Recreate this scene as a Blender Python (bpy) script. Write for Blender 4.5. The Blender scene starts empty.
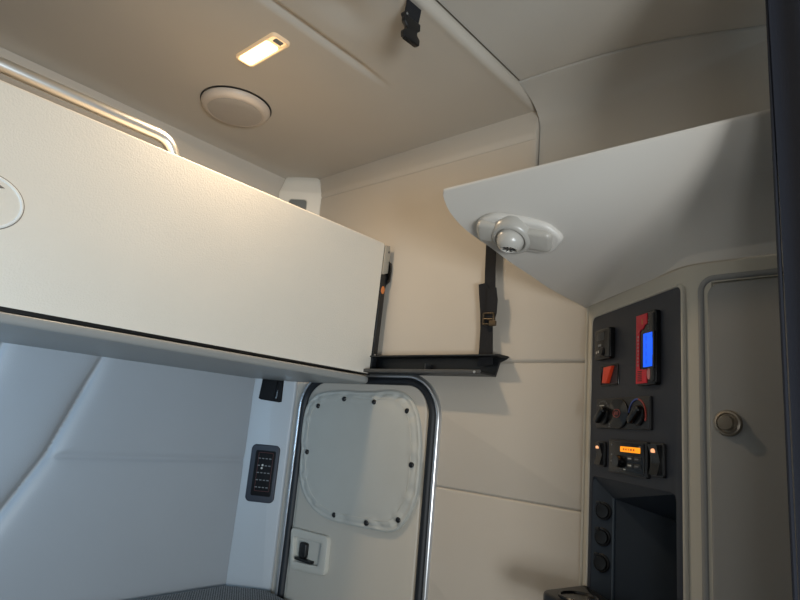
import bpy, bmesh, math, random
from mathutils import Vector, Matrix
from math import pi, sin, cos, exp
random.seed(7)
S = bpy.context.scene
COL = S.collection

# ------------------------------------------------------------ camera, sky, light
CAM = Vector((0, 0, 1.45)); FPX = 584.5
Xc = Vector((528, -175, -FPX)).normalized(); Yc = Vector((-668, -63, -FPX)).normalized()
Zc = Xc.cross(Yc).normalized(); Yc = Zc.cross(Xc).normalized()
MW = Matrix((Xc, Yc, Zc))                      # camera axes -> cab axes (x = to the side wall, y = to the rear wall)
cam_d = bpy.data.cameras.new('camera'); cam = bpy.data.objects.new('camera', cam_d); COL.objects.link(cam)
cam.matrix_world = Matrix.Translation(CAM) @ MW.to_4x4()
cam_d.sensor_width = 36; cam_d.lens = FPX / 800 * 36; cam_d.clip_start = 0.02
S.camera = cam
S.view_settings.view_transform = 'Standard'; S.view_settings.look = 'None'
S.view_settings.gamma = 1; S.view_settings.use_curve_mapping = False
S.view_settings.exposure = 0.15
w = bpy.data.worlds.new('World'); S.world = w; w.use_nodes = True
w.node_tree.nodes['Background'].inputs[0].default_value = (.66, .8, 1, 1)
w.node_tree.nodes['Background'].inputs[1].default_value = 0.03

def area(name, loc, target, sx, sy, power, col):
    d = bpy.data.lights.new(name, 'AREA'); d.shape = 'RECTANGLE'; d.size = sx; d.size_y = sy
    d.energy = power; d.color = col
    o = bpy.data.objects.new(name, d); COL.objects.link(o); o.location = loc
    o.rotation_euler = (Vector(target) - Vector(loc)).to_track_quat('-Z', 'Y').to_euler(); return o
area('added_front_fill', (-.55, -1.5, 1.1), (.6, 1, 2.1), .5, .5, 36, (.97, 1, 1))  # added fill, placed to fit the target brightness; no door window is built here
area('assumed_windshield_fill', (-.3, -2.3, .85), (.4, 1.2, 2.2), 1.0, .4, 24, (.70, .87, 1.0))  # added fill from an assumed, unseen windshield, lowered to fit the brightness
area('assumed_side_window_fill', (-.72, -.60, 1.25), (1.1, .4, 1.7), .35, .4, 3.2, (.95, .98, 1))  # assumed, unseen window, inferred from the shadow edge beside the curtain
bw = area('assumed_bunk_window_fill', (-.72, 1.12, 1.34), (.35, 1.95, 1.38), .40, .30, 3.6, (.42, .70, 1))  # added blue fill from an assumed, unseen window, narrowed to the rear wall
bw.data.spread = math.radians(75)

# ------------------------------------------------------------ helpers
def ray(u, v): return (MW @ Vector((u - 400, 300 - v, -FPX))).normalized()
def at(u, v, ax, val):                           # where the sight line of a photo point meets the plane axis = val
    d = ray(u, v); return CAM + d * ((val - CAM[ax]) / d[ax])
class Fr:                                        # a local frame: ex along, ey up, ez out of the surface
    def __init__(s, o, ex, ey=(0, 0, 1)):
        s.o = Vector(o); s.x = Vector(ex).normalized(); s.z = s.x.cross(Vector(ey)).normalized(); s.y = s.z.cross(s.x)
    def p(s, a, b, c=0): return s.o + s.x * a + s.y * b + s.z * c
    def on(s, u, v, d=0):
        r = ray(u, v); t = ((s.o + s.z * d - CAM) @ s.z) / (r @ s.z); q = CAM + r * t - s.o
        return Vector((q @ s.x, q @ s.y))
WORLD = Fr((0, 0, 0), (1, 0, 0)); WORLD.x = Vector((1,0,0)); WORLD.y = Vector((0,1,0)); WORLD.z = Vector((0,0,1))

def link(name, bm, mat, parent=None, smooth=True, ang=35):
    bmesh.ops.remove_doubles(bm, verts=bm.verts, dist=1e-6)
    bmesh.ops.recalc_face_normals(bm, faces=bm.faces)
    me = bpy.data.meshes.new(name); bm.to_mesh(me); bm.free()
    if smooth:
        me.shade_smooth()
        me.set_sharp_from_angle(angle=math.radians(ang))
    o = bpy.data.objects.new(name, me); COL.objects.link(o)
    me.materials.append(mat)
    if parent: o.parent = parent
    return o
def thing(name, label, cat, loc=None, group=None):
    o = bpy.data.objects.new(name, None); COL.objects.link(o); o.empty_display_size = .05
    o['label'] = label; o['category'] = cat
    if group: o['group'] = group
    return o
def settle(root, loc):                            # put the Empty at the thing's base, parts stay put
    bpy.context.view_layer.update()
    loc = Vector(loc); root.location = loc
    for c in [c for c in bpy.data.objects if c.parent == root]:
        c.matrix_parent_inverse = Matrix.Translation(-loc)
def struct(o, label=None):
    o['kind'] = 'structure'
    if label: o['label'] = label; 
    return o
def tag(o, label, cat, group=None):
    o['label'] = label; o['category'] = cat
    if group: o['group'] = group
    return o

def poly_rr(w, h, r, n=6, cx=0, cy=0):
    r = min(r, w / 2 - 1e-5, h / 2 - 1e-5); pts = []
    for sx, sy, a0 in ((1, 1, 0), (-1, 1, 90), (-1, -1, 180), (1, -1, 270)):
        for k in range(n + 1):
            a = math.radians(a0 + 90 * k / n)
            pts.append((cx + sx * (w / 2 - r) + r * cos(a), cy + sy * (h / 2 - r) + r * sin(a)))
    return pts
def inset(pts, d):
    n = len(pts); out = []
    for i in range(n):
        a, b, c = Vector(pts[i - 1]), Vector(pts[i]), Vector(pts[(i + 1) % n])
        e1 = b - a; e2 = c - b
        if e1.length < 1e-7: e1 = e2
        if e2.length < 1e-7: e2 = e1
        n1 = Vector((-e1.y, e1.x)).normalized(); n2 = Vector((-e2.y, e2.x)).normalized()
        m = n1 + n2
        m = m / max(m.length_squared / 2, .3)
        out.append((b.x + m.x * d, b.y + m.y * d))
    return out
def area2(p): return sum(p[i - 1][0] * p[i][1] - p[i][0] * p[i - 1][1] for i in range(len(p)))
def prism(bm, F, pts, c0, c1, bev=0, seg=3, back=0):
    """prism of outline pts in frame F from depth c0 (back) to c1 (front), front edge rounded by bev"""
    pts = list(pts)
    if area2(pts) < 0: pts = pts[::-1]
    rings = []
    if back:
        for k in range(seg, 0, -1):
            a = pi / 2 * k / seg; rings.append((inset(pts, back * (1 - cos(a))), c0 + back * (1 - sin(a))))
    rings.append((pts, c0 + back))
    rings.append((pts, c1 - bev))
    if bev:
        for k in range(1, seg + 1):
            a = pi / 2 * k / seg; rings.append((inset(pts, bev * (1 - cos(a))), c1 - bev * (1 - sin(a))))
    R = [[bm.verts.new(F.p(x, y, c)) for x, y in ps] for ps, c in rings]
    n = len(pts)
    for i in range(len(R) - 1):
        for j in range(n): bm.faces.new((R[i][j - 1], R[i][j], R[i + 1][j], R[i + 1][j - 1]))
    bm.faces.new(R[0][::-1]); bm.faces.new(R[-1])
def rbox(bm, F, a0, a1, b0, b1, c0, c1, r=.003, bev=.002, back=0, n=5):
    prism(bm, F, poly_rr(abs(a1 - a0), abs(b1 - b0), r, n, (a0 + a1) / 2, (b0 + b1) / 2), c0, c1, bev, 3, back)
def box(bm, a0, a1, b0, b1, c0, c1, bev=.003):
    M_ = Matrix.Translation(((a0 + a1) / 2, (b0 + b1) / 2, (c0 + c1) / 2)) @ Matrix.Diagonal((a1 - a0, b1 - b0, c1 - c0, 1))
    g = bmesh.ops.create_cube(bm, size=1, matrix=M_)
    if bev:
        es = list({e for v in g['verts'] for e in v.link_edges})
        bmesh.ops.bevel(bm, geom=es, offset=bev, segments=3, affect='EDGES', profile=.5)
def ringband(bm, F, outer, wd, c0, c1, bev=.002):
    """closed band between outline and its inset, with rounded profile"""
    if area2(outer) < 0: outer = outer[::-1]
    prof = []
    for k in range(9):
        a = pi * k / 8; prof.append((wd / 2 - wd / 2 * cos(a), c0 + (c1 - c0) * (sin(a) ** .6)))
    R = [[bm.verts.new(F.p(x, y, c)) for x, y in inset(outer, d)] for d, c in prof]
    n = len(outer)
    for i in range(len(R) - 1):
        for j in range(n): bm.faces.new((R[i][j - 1], R[i][j], R[i + 1][j], R[i + 1][j - 1]))
def lathe(bm, F, prof, n=40, ca=0, cb=0, sx=1, sy=1):
    """prof list of (radius, depth) revolved about F's z"""
    R = []
    for r, c in prof:
        R.append([bm.verts.new(F.p(ca + max(r, 1e-5) * sx * cos(2 * pi * k / n), cb + max(r, 1e-5) * sy * sin(2 * pi * k / n), c)) for k in range(n)])
    for i in range(len(R) - 1):
        for j in range(n): bm.faces.new((R[i][j - 1], R[i][j], R[i + 1][j], R[i + 1][j - 1]))
    bm.faces.new(R[0][::-1]); bm.faces.new(R[-1])
def tube(bm, pts, r, n=16):
    pts = [Vector(p) for p in pts]; R = []; up = None
    for i, p in enumerate(pts):
        t = (pts[min(i + 1, len(pts) - 1)] - pts[max(i - 1, 0)]).normalized()
        if up is None: up = Vector((0, 0, 1)) if abs(t.z) < .9 else Vector((1, 0, 0))
        s = t.cross(up).normalized(); up = s.cross(t)
        R.append([bm.verts.new(p + s * r * cos(2 * pi * k / n) + up * r * sin(2 * pi * k / n)) for k in range(n)])
    for i in range(len(R) - 1):
        for j in range(n): bm.faces.new((R[i][j - 1], R[i][j], R[i + 1][j], R[i + 1][j - 1]))
    bm.faces.new(R[0][::-1]); bm.faces.new(R[-1])
def ribbon(bm, pts, widths, wdir, th):
    """flat webbing along pts, width along wdir"""
    pts = [Vector(p) for p in pts]; wdir = Vector(wdir).normalized(); R = []
    for i, p in enumerate(pts):
        t = (pts[min(i + 1, len(pts) - 1)] - pts[max(i - 1, 0)]).normalized()
        nn = t.cross(wdir).normalized(); wv = wdir * widths[i] / 2; tv = nn * th / 2
        R.append([bm.verts.new(q) for q in (p - wv - tv, p + wv - tv, p + wv + tv, p - wv + tv)])
    for i in range(len(R) - 1):
        for j in range(4): bm.faces.new((R[i][j - 1], R[i][j], R[i + 1][j], R[i + 1][j - 1]))
    bm.faces.new(R[0][::-1]); bm.faces.new(R[-1])
def bez(p0, p1, p2, p3, n=12):
    p0, p1, p2, p3 = map(Vector, (p0, p1, p2, p3))
    return [p0 * (1 - t) ** 3 + p1 * 3 * t * (1 - t) ** 2 + p2 * 3 * t * t * (1 - t) + p3 * t ** 3 for t in [k / n for k in range(n + 1)]]
def sheet(bm, P, thick):
    """grid of points P[i][j] given thickness vector thick (single Vector)"""
    A = [[bm.verts.new(p) for p in row] for row in P]; B = [[bm.verts.new(p + thick) for p in row] for row in P]
    m, n = len(P), len(P[0])
    for i in range(m - 1):
        for j in range(n - 1):
            bm.faces.new((A[i][j], A[i][j + 1], A[i + 1][j + 1], A[i + 1][j])); bm.faces.new((B[i][j], B[i + 1][j], B[i + 1][j + 1], B[i][j + 1]))
    for i in range(m - 1):
        bm.faces.new((A[i][0], A[i + 1][0], B[i + 1][0], B[i][0])); bm.faces.new((A[i][-1], B[i][-1], B[i + 1][-1], A[i + 1][-1]))
    for j in range(n - 1):
        bm.faces.new((A[0][j], B[0][j], B[0][j + 1], A[0][j + 1])); bm.faces.new((A[-1][j], A[-1][j + 1], B[-1][j + 1], B[-1][j]))
def lin(a, b, n): return [a + (b - a) * k / (n - 1) for k in range(n)]
def sm(t): t = max(0, min(1, t)); return t * t * (3 - 2 * t)

# ------------------------------------------------------------ materials
def s2l(c): return tuple(((x / 255 + .055) / 1.055) ** 2.4 if x > 10 else x / 255 / 12.92 for x in c) + (1,)
def mat(name, rgb, rough=.5, metal=0, bump=0, bscale=400, mottle=.04, mscale=6, emit=None, es=0, weave=False, spec=.5, coat=0):
    m = bpy.data.materials.new(name); m.use_nodes = True; nt = m.node_tree; b = nt.nodes['Principled BSDF']
    N = nt.nodes.new; L = nt.links.new
    b.inputs['Roughness'].default_value = rough; b.inputs['Metallic'].default_value = metal
    b.inputs['Specular IOR Level'].default_value = spec; b.inputs['Coat Weight'].default_value = coat
    c = s2l(rgb)
    tc = N('ShaderNodeTexCoord')
    no = N('ShaderNodeTexNoise'); no.inputs['Scale'].default_value = mscale; no.inputs['Detail'].default_value = 4
    L(tc.outputs['Object'], no.inputs['Vector'])
    mx = N('ShaderNodeMix'); mx.data_type = 'RGBA'
    mx.inputs[6].default_value = tuple(x * (1 - mottle) for x in c[:3]) + (1,)
    mx.inputs[7].default_value = tuple(min(1, x * (1 + mottle)) for x in c[:3]) + (1,)
    L(no.outputs['Fac'], mx.inputs[0]); L(mx.outputs[2], b.inputs['Base Color'])
    if bump:
        bp = N('ShaderNodeBump'); bp.inputs['Strength'].default_value = bump; bp.inputs['Distance'].default_value = .001
        if weave:
            wv = N('ShaderNodeTexChecker'); wv.inputs['Scale'].default_value = bscale
            L(tc.outputs['Object'], wv.inputs['Vector']); L(wv.outputs['Fac'], bp.inputs['Height'])
        else:
            n2 = N('ShaderNodeTexNoise'); n2.inputs['Scale'].default_value = bscale; n2.inputs['Detail'].default_value = 3
            L(tc.outputs['Object'], n2.inputs['Vector']); L(n2.outputs['Fac'], bp.inputs['Height'])
        L(bp.outputs['Normal'], b.inputs['Normal'])
    if emit:
        b.inputs['Emission Color'].default_value = s2l(emit); b.inputs['Emission Strength'].default_value = es
    return m
vinyl = mat('panel_vinyl', (230, 222, 208), .56, bump=.8, bscale=260, mottle=.03)
wallvinyl = mat('wall_vinyl', (190, 182, 170), .55, bump=.3, bscale=420, mottle=.02)
quilt = mat('quilted_vinyl', (152, 156, 160), .42, bump=.35, bscale=380, mottle=.03)
coverm = mat('cover_vinyl', (182, 182, 175), .55, bump=.3, bscale=300, mottle=.05, mscale=10)
ceilm = mat('headliner', (184, 176, 164), .75, bump=.3, bscale=600, mottle=.03, mscale=4)
frontceil = mat('front_headliner', (186, 181, 172), .8, bump=.25, bscale=500, mottle=.03)
sidegrey = mat('side_headliner', (182, 178, 170), .8, bump=.25, bscale=500, mottle=.02)
plastic = mat('light_grey_plastic', (190, 187, 177), .38, bump=.12, bscale=700, mottle=.01)
ohm = mat('overhead_plastic', (205, 200, 192), .36, bump=.12, bscale=700, mottle=.01)
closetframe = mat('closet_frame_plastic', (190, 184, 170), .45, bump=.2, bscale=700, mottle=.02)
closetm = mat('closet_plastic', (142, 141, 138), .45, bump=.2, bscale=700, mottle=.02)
pillarm = mat('pillar_plastic', (168, 173, 177), .4, bump=.12, bscale=600, mottle=.02)
doorm = mat('door_vinyl', (192, 186, 174), .5, bump=.25, bscale=400, mottle=.02)
trayu = mat('tray_plastic', (150, 151, 149), .4, bump=.1, bscale=600)
black = mat('black_plastic', (16, 16, 18), .38, mottle=.1)
gloss = mat('gloss_black', (7, 7, 9), .24, mottle=.1)
navy = mat('console_charcoal', (36, 40, 50), .5, bump=.35, bscale=900, mottle=.05)
cubbym = mat('cubby_charcoal', (38, 48, 60), .5, bump=.35, bscale=900, mottle=.05)
blackmetal = mat('black_painted_steel', (17, 19, 22), .42, mottle=.15, coat=.1)
steelgrey = mat('worn_steel', (92, 92, 92), .38, metal=.7, mottle=.2, mscale=40)
gasketm = mat('rubber_gasket', (20, 24, 30), .55)
alum = mat('brushed_aluminium', (196, 198, 200), .3, metal=.85, mottle=.04)
chrome = mat('chrome', (240, 238, 234), .34, metal=1, mottle=.02)
web = mat('black_webbing', (22, 23, 28), .85, bump=.8, bscale=900, weave=True)
beigeplate = mat('beige_metal_plate', (160, 152, 138), .45)
orange = mat('amber_marker', (205, 120, 60), .5)
redp = mat('red_plastic', (214, 26, 46), .45)
redsw = mat('red_switch', (196, 62, 34), .4, emit=(190, 50, 20), es=.12)
white = mat('white_print', (190, 190, 186), .6)
pitch = mat('matte_black', (6, 6, 8), .6, spec=.2)
dimw = mat('grey_print', (110, 112, 114), .6)
pink = mat('pale_pink_print', (200, 130, 130), .6)
redprint = mat('red_print', (150, 60, 52), .5)
bluelcd = mat('blue_screen', (10, 60, 200), .4, emit=(8, 92, 240), es=.95)
bluedk = mat('blue_screen_glyph', (8, 40, 150), .4, emit=(4, 60, 190), es=.8)
orlcd = mat('orange_screen', (200, 110, 10), .4, emit=(250, 150, 18), es=1.0)
ordk = mat('orange_screen_glyph', (120, 60, 10), .4, emit=(170, 80, 10), es=.6)
amberled = mat('amber_lit_symbol', (220, 150, 110), .4, emit=(240, 170, 120), es=1.0)
lampglow = mat('lit_lamp_lens', (255, 240, 215), .3, emit=(255, 214, 150), es=3.2)
lampdim = mat('lamp_lens_clear', (200, 190, 175), .2, emit=(255, 205, 140), es=.9)
curtm = mat('navy_curtain', (19, 23, 35), .85, bump=.4, bscale=500)
knobm = mat('brushed_nickel', (150, 140, 126), .35, metal=.7)
emb = mat('white_emblem', (238, 236, 230), .4)
embdk = mat('emblem_edge', (120, 112, 104), .5)
lining = mat('darkened_lining', (92, 90, 88), .8)  # unseen wall darkened to cut bounce into the shaded side
floorm = mat('floor_mat', (45, 45, 47), .8)
brass = mat('dull_brass', (84, 72, 56), .4, metal=.7)
speakm = mat('speaker_grille', (182, 174, 164), .7, bump=.9, bscale=500, weave=True)
rimm = mat('speaker_rim', (192, 180, 167), .4)
recessm = mat('recess_grey', (110, 114, 114), .5)
def mesh_fabric():
    m = mat('mattress_mesh', (96, 100, 106), .85); nt = m.node_tree; b = nt.nodes['Principled BSDF']
    tc = nt.nodes.new('ShaderNodeTexCoord'); ck = nt.nodes.new('ShaderNodeTexVoronoi'); ck.inputs['Scale'].default_value = 130
    ck.inputs['Randomness'].default_value = .15
    mp = nt.nodes.new('ShaderNodeMapping'); mp.inputs['Rotation'].default_value = (0, 0, .6)
    nt.links.new(tc.outputs['Object'], mp.inputs[0]); nt.links.new(mp.outputs[0], ck.inputs['Vector'])
    r = nt.nodes.new('ShaderNodeValToRGB'); r.color_ramp.elements[0].position = .25; r.color_ramp.elements[1].position = .5
    r.color_ramp.elements[0].color = s2l((28, 30, 36)); r.color_ramp.elements[1].color = s2l((170, 172, 174))
    nt.links.new(ck.outputs['Distance'], r.inputs[0]); nt.links.new(r.outputs[0], b.inputs['Base Color'])
    return m
meshm = mesh_fabric()

# ------------------------------------------------------------ the cab shell
XW, YW, ZC = 1.45, 1.95, 2.43
YE = .812                                       # where the sleeper ceiling ends
bm = bmesh.new(); box(bm, -.75, 1.55, -1.5, 2.05, -.06, 0, 0); struct(link('floor', bm, floorm, smooth=False))
# sleeper ceiling: cove at the rear, fading ridge, rounded front edge
bm = bmesh.new()
xs = lin(-.74, XW + .04, 60)
ys = [YE, YE+.001, YE+.003, YE+.006, YE+.012, YE+.020, YE+.028] + lin(YE+.04, 1.06, 10) + lin(1.07, 1.19, 25) + lin(1.21, 1.84, 14) + lin(1.855, 1.985, 14)
def zceil(x, y):
    z = ZC
    if y < YE + .03:
        t = 1 - (y - YE) / .03; z += .020 * t ** 5 - .002 * sin(pi * (1 - t))
    fade = sm((1.13 - x) / .22)
    z += .014 * fade * exp(-((y - 1.128) / .012) ** 2)
    z += .020 * exp(-((x - .79) ** 2 / .0030 + (y - 1.0) ** 2 / .0016))
    if y > 1.86: z -= .022 * ((y - 1.86) / .125) ** 2.2
    z += .003 * sin(3.1 * x + 1) * sin(4 * y)
    return z
sheet(bm, [[Vector((x, y, zceil(x, y))) for y in ys] for x in xs], Vector((0, 0, .16)))
struct(link('ceiling', bm, ceilm, ang=50))
# slightly higher ceiling over the front, its side seam curving outwards
def interp(pts, y):
    if y <= pts[0][0]: return pts[0][1]
    for (a, za), (b, zb) in zip(pts, pts[1:]):
        if y <= b: return za + (zb - za) * (y - a) / (b - a)
    return pts[-1][1]
def zfront(y): return interp([(-1.5, 2.25), (-.5, 2.40), (.1, 2.452), (1, 2.452)], y)
def xseam(y): return interp([(.10, 1.446), (.16, 1.444), (.207, 1.438), (.27, 1.415), (.344, 1.386), (.40, 1.367), (.453, 1.352), (.515, 1.341), (.576, 1.333), (.686, 1.325), (.79, 1.322), (.9, 1.321)], y)
bm = bmesh.new(); ys = lin(-1.5, .0, 12) + lin(.03, .803, 44)
P = []
for k in lin(0, 1, 20) + [1.001, 1.002, 1.003]:
    row = []
    for y in ys:
        xe = xseam(y) - .014; e = max(0, k - 1) / .003
        row.append(Vector((-.74 + (xe + .74) * min(k, 1) + .012 * e, y, zfront(y) + .008 * e ** 3)))
    P.append(row)
sheet(bm, P, Vector((0, 0, .03)))
struct(link('ceiling', bm, frontceil, ang=60))
# side wall of the front: dark grey lining leaning in to the seam
bm = bmesh.new(); P = []
for y in lin(-1.5, .0, 14) + lin(.03, .812, 40):
    row = []; xs1 = xseam(y); zf = zfront(y); h = .075 * min(1, max(.1, (XW - xs1) / .12)) + .012
    for z in lin(0, 1.88, 6): row.append(Vector((XW + .006 + (.02 if y > .5 else 0), y, z)))
    for z in lin(1.90, zf - h, 8): row.append(Vector((XW + .006, y, z)))
    for t in lin(.08, 1, 14):
        p = Vector((XW + .006, y, zf - h)) * (1 - t) ** 2 + Vector((XW + .004, y, zf - .018)) * 2 * t * (1 - t) + Vector((xs1, y, zf - .001)) * t * t
        row.append(p)
    row.append(Vector((xs1 - .002, y, zf + .008)))
    P.append(row)
sheet(bm, P, Vector((.03, 0, .003)))
struct(link('wall_right', bm, sidegrey, ang=60))
# side wall of the sleeper: backing + upholstered pads with rolled seams
SW = Fr((XW, 0, 0), (0, -1, 0))                 # a = -y, b = z, c = towards the room (-x)
bm = bmesh.new()
rbox(bm, SW, -1.97, -.815, 1.9, 2.60, -.03, -.004, .001, 0)
rbox(bm, SW, -1.97, -.60, 0, 1.90, -.018, -.004, .001, 0)
struct(link('wall_right', bm, wallvinyl))
def pad(y0, y1, z0, z1, c=0.0, m=wallvinyl, r=.012, bev=.007, name='trim_1', parent=None):
    bm = bmesh.new(); rbox(bm, SW, -y1, -y0, z0, z1, -.012, c, r, bev, n=4); return struct(link(name, bm, m))
# upper pad bends slightly inwards above a soft crease; it runs on below the overhead cabinet
def upper_pad():
    bm = bmesh.new(); ys = lin(.62, .80, 8) + [.812, .8152, .818, .824] + lin(.84, 1.83, 22); zs = [1.6545, 1.656, 1.658, 1.661] + lin(1.665, 1.98, 22) + lin(1.995, 2.33, 30)
    G = []
    for y in ys:
        row = []
        for z in zs:
            x = XW - .003 - .030 * max(0, (z - 2.128)) - .0015 * exp(-((z - 2.128) / .02) ** 2)
            e = min(1, (z - 1.6545) / .008); x += .006 * (1 - max(0, e)) ** 2
            if z > 1.98: x += .005 * (1 - min(1, max(0, (y - .815) / .009))) ** 2
            row.append(bm.verts.new((x, y, z)))
        G.append(row)
    for i in range(len(ys) - 1):
        for j in range(len(zs) - 1):
            if ys[i + 1] < .8153 and zs[j + 1] > 1.9951: continue
            bm.faces.new((G[i][j], G[i + 1][j], G[i + 1][j + 1], G[i][j + 1]))
    bmesh.ops.delete(bm, geom=[v for v in bm.verts if not v.link_faces], context='VERTS')
    r = bmesh.ops.extrude_face_region(bm, geom=list(bm.faces))
    bmesh.ops.translate(bm, verts=[v for v in r['geom'] if isinstance(v, bmesh.types.BMVert)], vec=(.010, 0, 0))
    return struct(link('trim_1', bm, wallvinyl, ang=50))
upper_pad()
pad(.62, 1.45, 1.2865, 1.6520, .003, name='trim_2', bev=.004)
pad(.62, 1.45, .70, 1.2840, .004, name='trim_3', bev=.006)
# trim strip below the ceiling, along the side and the rear
bm = bmesh.new()
prof = [(XW + .02, 2.325), (XW - .006, 2.333), (XW - .012, 2.345), (XW - .010, 2.36), (XW - .004, 2.40), (XW + .000, 2.445), (XW + .03, 2.445)]
A = []
for y in (.816, .818, .822, 1.4, 1.83):
    k = .006 if y < .817 else (.002 if y < .819 else 0)
    A.append([bm.verts.new((x + k, y, z)) for x, z in prof])
for i in range(len(A) - 1):
    for j in range(len(prof) - 1): bm.faces.new((A[i][j], A[i][j + 1], A[i + 1][j + 1], A[i + 1][j]))
for R in (A[0], A[-1]): bm.faces.new(R)
struct(link('trim_4', bm, wallvinyl))
bm = bmesh.new(); A = []
prof = [(YW + .02, 2.300), (YW - .006, 2.312), (YW - .012, 2.326), (YW - .010, 2.345), (YW - .006, 2.42), (YW + .03, 2.43)]
for x in (-.74, .2, .8, 1.385): A.append([bm.verts.new((x, y, z)) for y, z in prof])
for i in range(len(A) - 1):
    for j in range(len(prof) - 1): bm.faces.new((A[i][j], A[i][j + 1], A[i + 1][j + 1], A[i + 1][j]))
for R in (A[0], A[-1]): bm.faces.new(R)
struct(link('trim_5', bm, wallvinyl))
# rear wall: quilted upholstery with diagonal pleats below, plain above the bunk
segs = [((.777, 1.60), (.663, 1.27)), ((.663, 1.27), (.50, .96)), ((.50, .96), (.33, .62)), ((.663, 1.27), (1.36, 1.268)), ((.505, 1.62), (.40, 1.28)), ((.40, 1.28), (-.3, 1.28)), ((.40,1.28),(.25,.95))]
def dseg(px, pz, s):
    (ax, az), (bx, bz) = s; dx, dz = bx - ax, bz - az; t = max(0, min(1, ((px - ax) * dx + (pz - az) * dz) / (dx * dx + dz * dz)))
    return math.hypot(px - ax - t * dx, pz - az - t * dz)
bm = bmesh.new(); P = []
for x in lin(.22, 1.40, 190):
    row = []
    for z in lin(.70, 1.62, 150):
        d = [dseg(x, z, s) for s in segs]
        dep = 0
        for k, q in enumerate(d):
            a = .022 if k != 3 else .010
            dep = max(dep, (a * exp(-q / (.019 if k != 3 else .011)) + (.005 * exp(-(q / .007) ** 2) if k != 3 else 0)) * (1 - .5 * sm((z - 1.45) / .15)))
        dep += .0015 * sin(9 * x + 4 * z)
        row.append(Vector((x, YW - .012 + dep, z)))
    P.append(row)
sheet(bm, P, Vector((0, .03, 0)))
bm2 = bmesh.new(); box(bm2, -.75, 1.55, YW + .02, YW + .06, 0, 2.6, 0)
struct(link('wall_back', bm2, wallvinyl, smooth=False))
struct(link('trim_6', bm, quilt, ang=80))
bm = bmesh.new(); box(bm, -.74, 1.36, YW - .004, YW + .018, 1.62, 2.31, .004); struct(link('trim_7', bm, wallvinyl))
# opposite side wall, with an assumed, unseen window opening
bm = bmesh.new()
for a in ((-1.5, -.65, 0, 2.6), (.12, 2.0, 0, 2.6), (-.65, .12, 0, .95), (-.65, .12, 1.6, 2.6)): box(bm, -.79, -.75, a[0], a[1], a[2], a[3], 0)
struct(link('wall_left', bm, lining, smooth=False))

# ------------------------------------------------------------ corner pillar
PL = Fr((1.345, 1.945, 0), (1.45 - 1.345, 1.81 - 1.945, 0))
W = .172
bm = bmesh.new()
rbox(bm, PL, 0, W, .60, 2.30, -.05, .006, .012, .010, n=6)
struct(link('trim_8', bm, pillarm))
def pt(F, u, v): q = F.on(u, v); return q.x, q.y
cap = thing('corner_cap', 'light grey moulded cap at the top of the rear corner pillar, with a small recess', 'trim cap')
bm = bmesh.new(); n = 14; rows = []
def cap_w(z):
    if z < 2.352: return 0, W + .004
    t = (z - 2.352) / (2.434 - 2.352); return .016 * t ** .8, W + .004 - .024 * t ** .8
for z in [2.06, 2.15, 2.25, 2.33, 2.346, 2.352, 2.358, 2.375, 2.40, 2.42, 2.428, 2.432]:
    a0, a1 = cap_w(z); k = 0
    c = .022 if z < 2.35 else .022 - .30 * (z - 2.35)
    if z > 2.425: k = .006; c -= .004
    row = [PL.p(a0 - .004 + k, z, -.04), PL.p(a0 - .004 + k, z, c - .012), PL.p(a0 + k, z, c - .004), PL.p(a0 + .008 + k, z, c), PL.p(a1 - .008 - k, z, c), PL.p(a1 - k, z, c - .004), PL.p(a1 + .004 - k, z, c - .012), PL.p(a1 + .004 - k, z, -.04)]
    rows.append([bm.verts.new(p) for p in row])
for i in range(len(rows) - 1):
    for j in range(7): bm.faces.new((rows[i][j], rows[i][j + 1], rows[i + 1][j + 1], rows[i + 1][j]))
bm.faces.new(rows[0]); bm.faces.new(rows[-1])
link('cap_body', bm, mat('cap_plastic', (226, 222, 212), .4, bump=.1, bscale=600), cap, ang=30)
bm = bmesh.new(); rbox(bm, PL, .045, .122, 2.235, 2.318, .0, .0228, .014, .0006)
o = link('recess', bm, recessm, cap)
bm = bmesh.new(); ringband(bm, PL, poly_rr(.081, .087, .015, 6, .0835, 2.2765), .004, .0215, .0245); link('recess_rim', bm, plastic, cap)
settle(cap, PL.p(W / 2, 2.06, -.01))
# dark slot at the head of the pillar
slot = thing('pillar_slot', 'black open pocket high on the corner pillar, just under the bunk shelf', 'pocket')
bm = bmesh.new(); pts = [(.030, 1.503), (.036, 1.580), (.120, 1.580), (.122, 1.497), (.112, 1.494), (.040, 1.499)]
prism(bm, PL, pts, .0, .0075, .001); link('pocket_back', bm, pitch, slot)
bm = bmesh.new(); prism(bm, PL, [(.088, 1.502), (.096, 1.578), (.119, 1.578), (.121, 1.499)], .006, .013, .004); link('tongue', bm, pitch, slot)
bm = bmesh.new(); prism(bm, PL, [(.098, 1.506), (.101, 1.54), (.104, 1.54), (.102, 1.506)], .012, .0138, .0004); link('edge_glint', bm, steelgrey, slot)
settle(slot, PL.p(.075, 1.5, .006))
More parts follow.
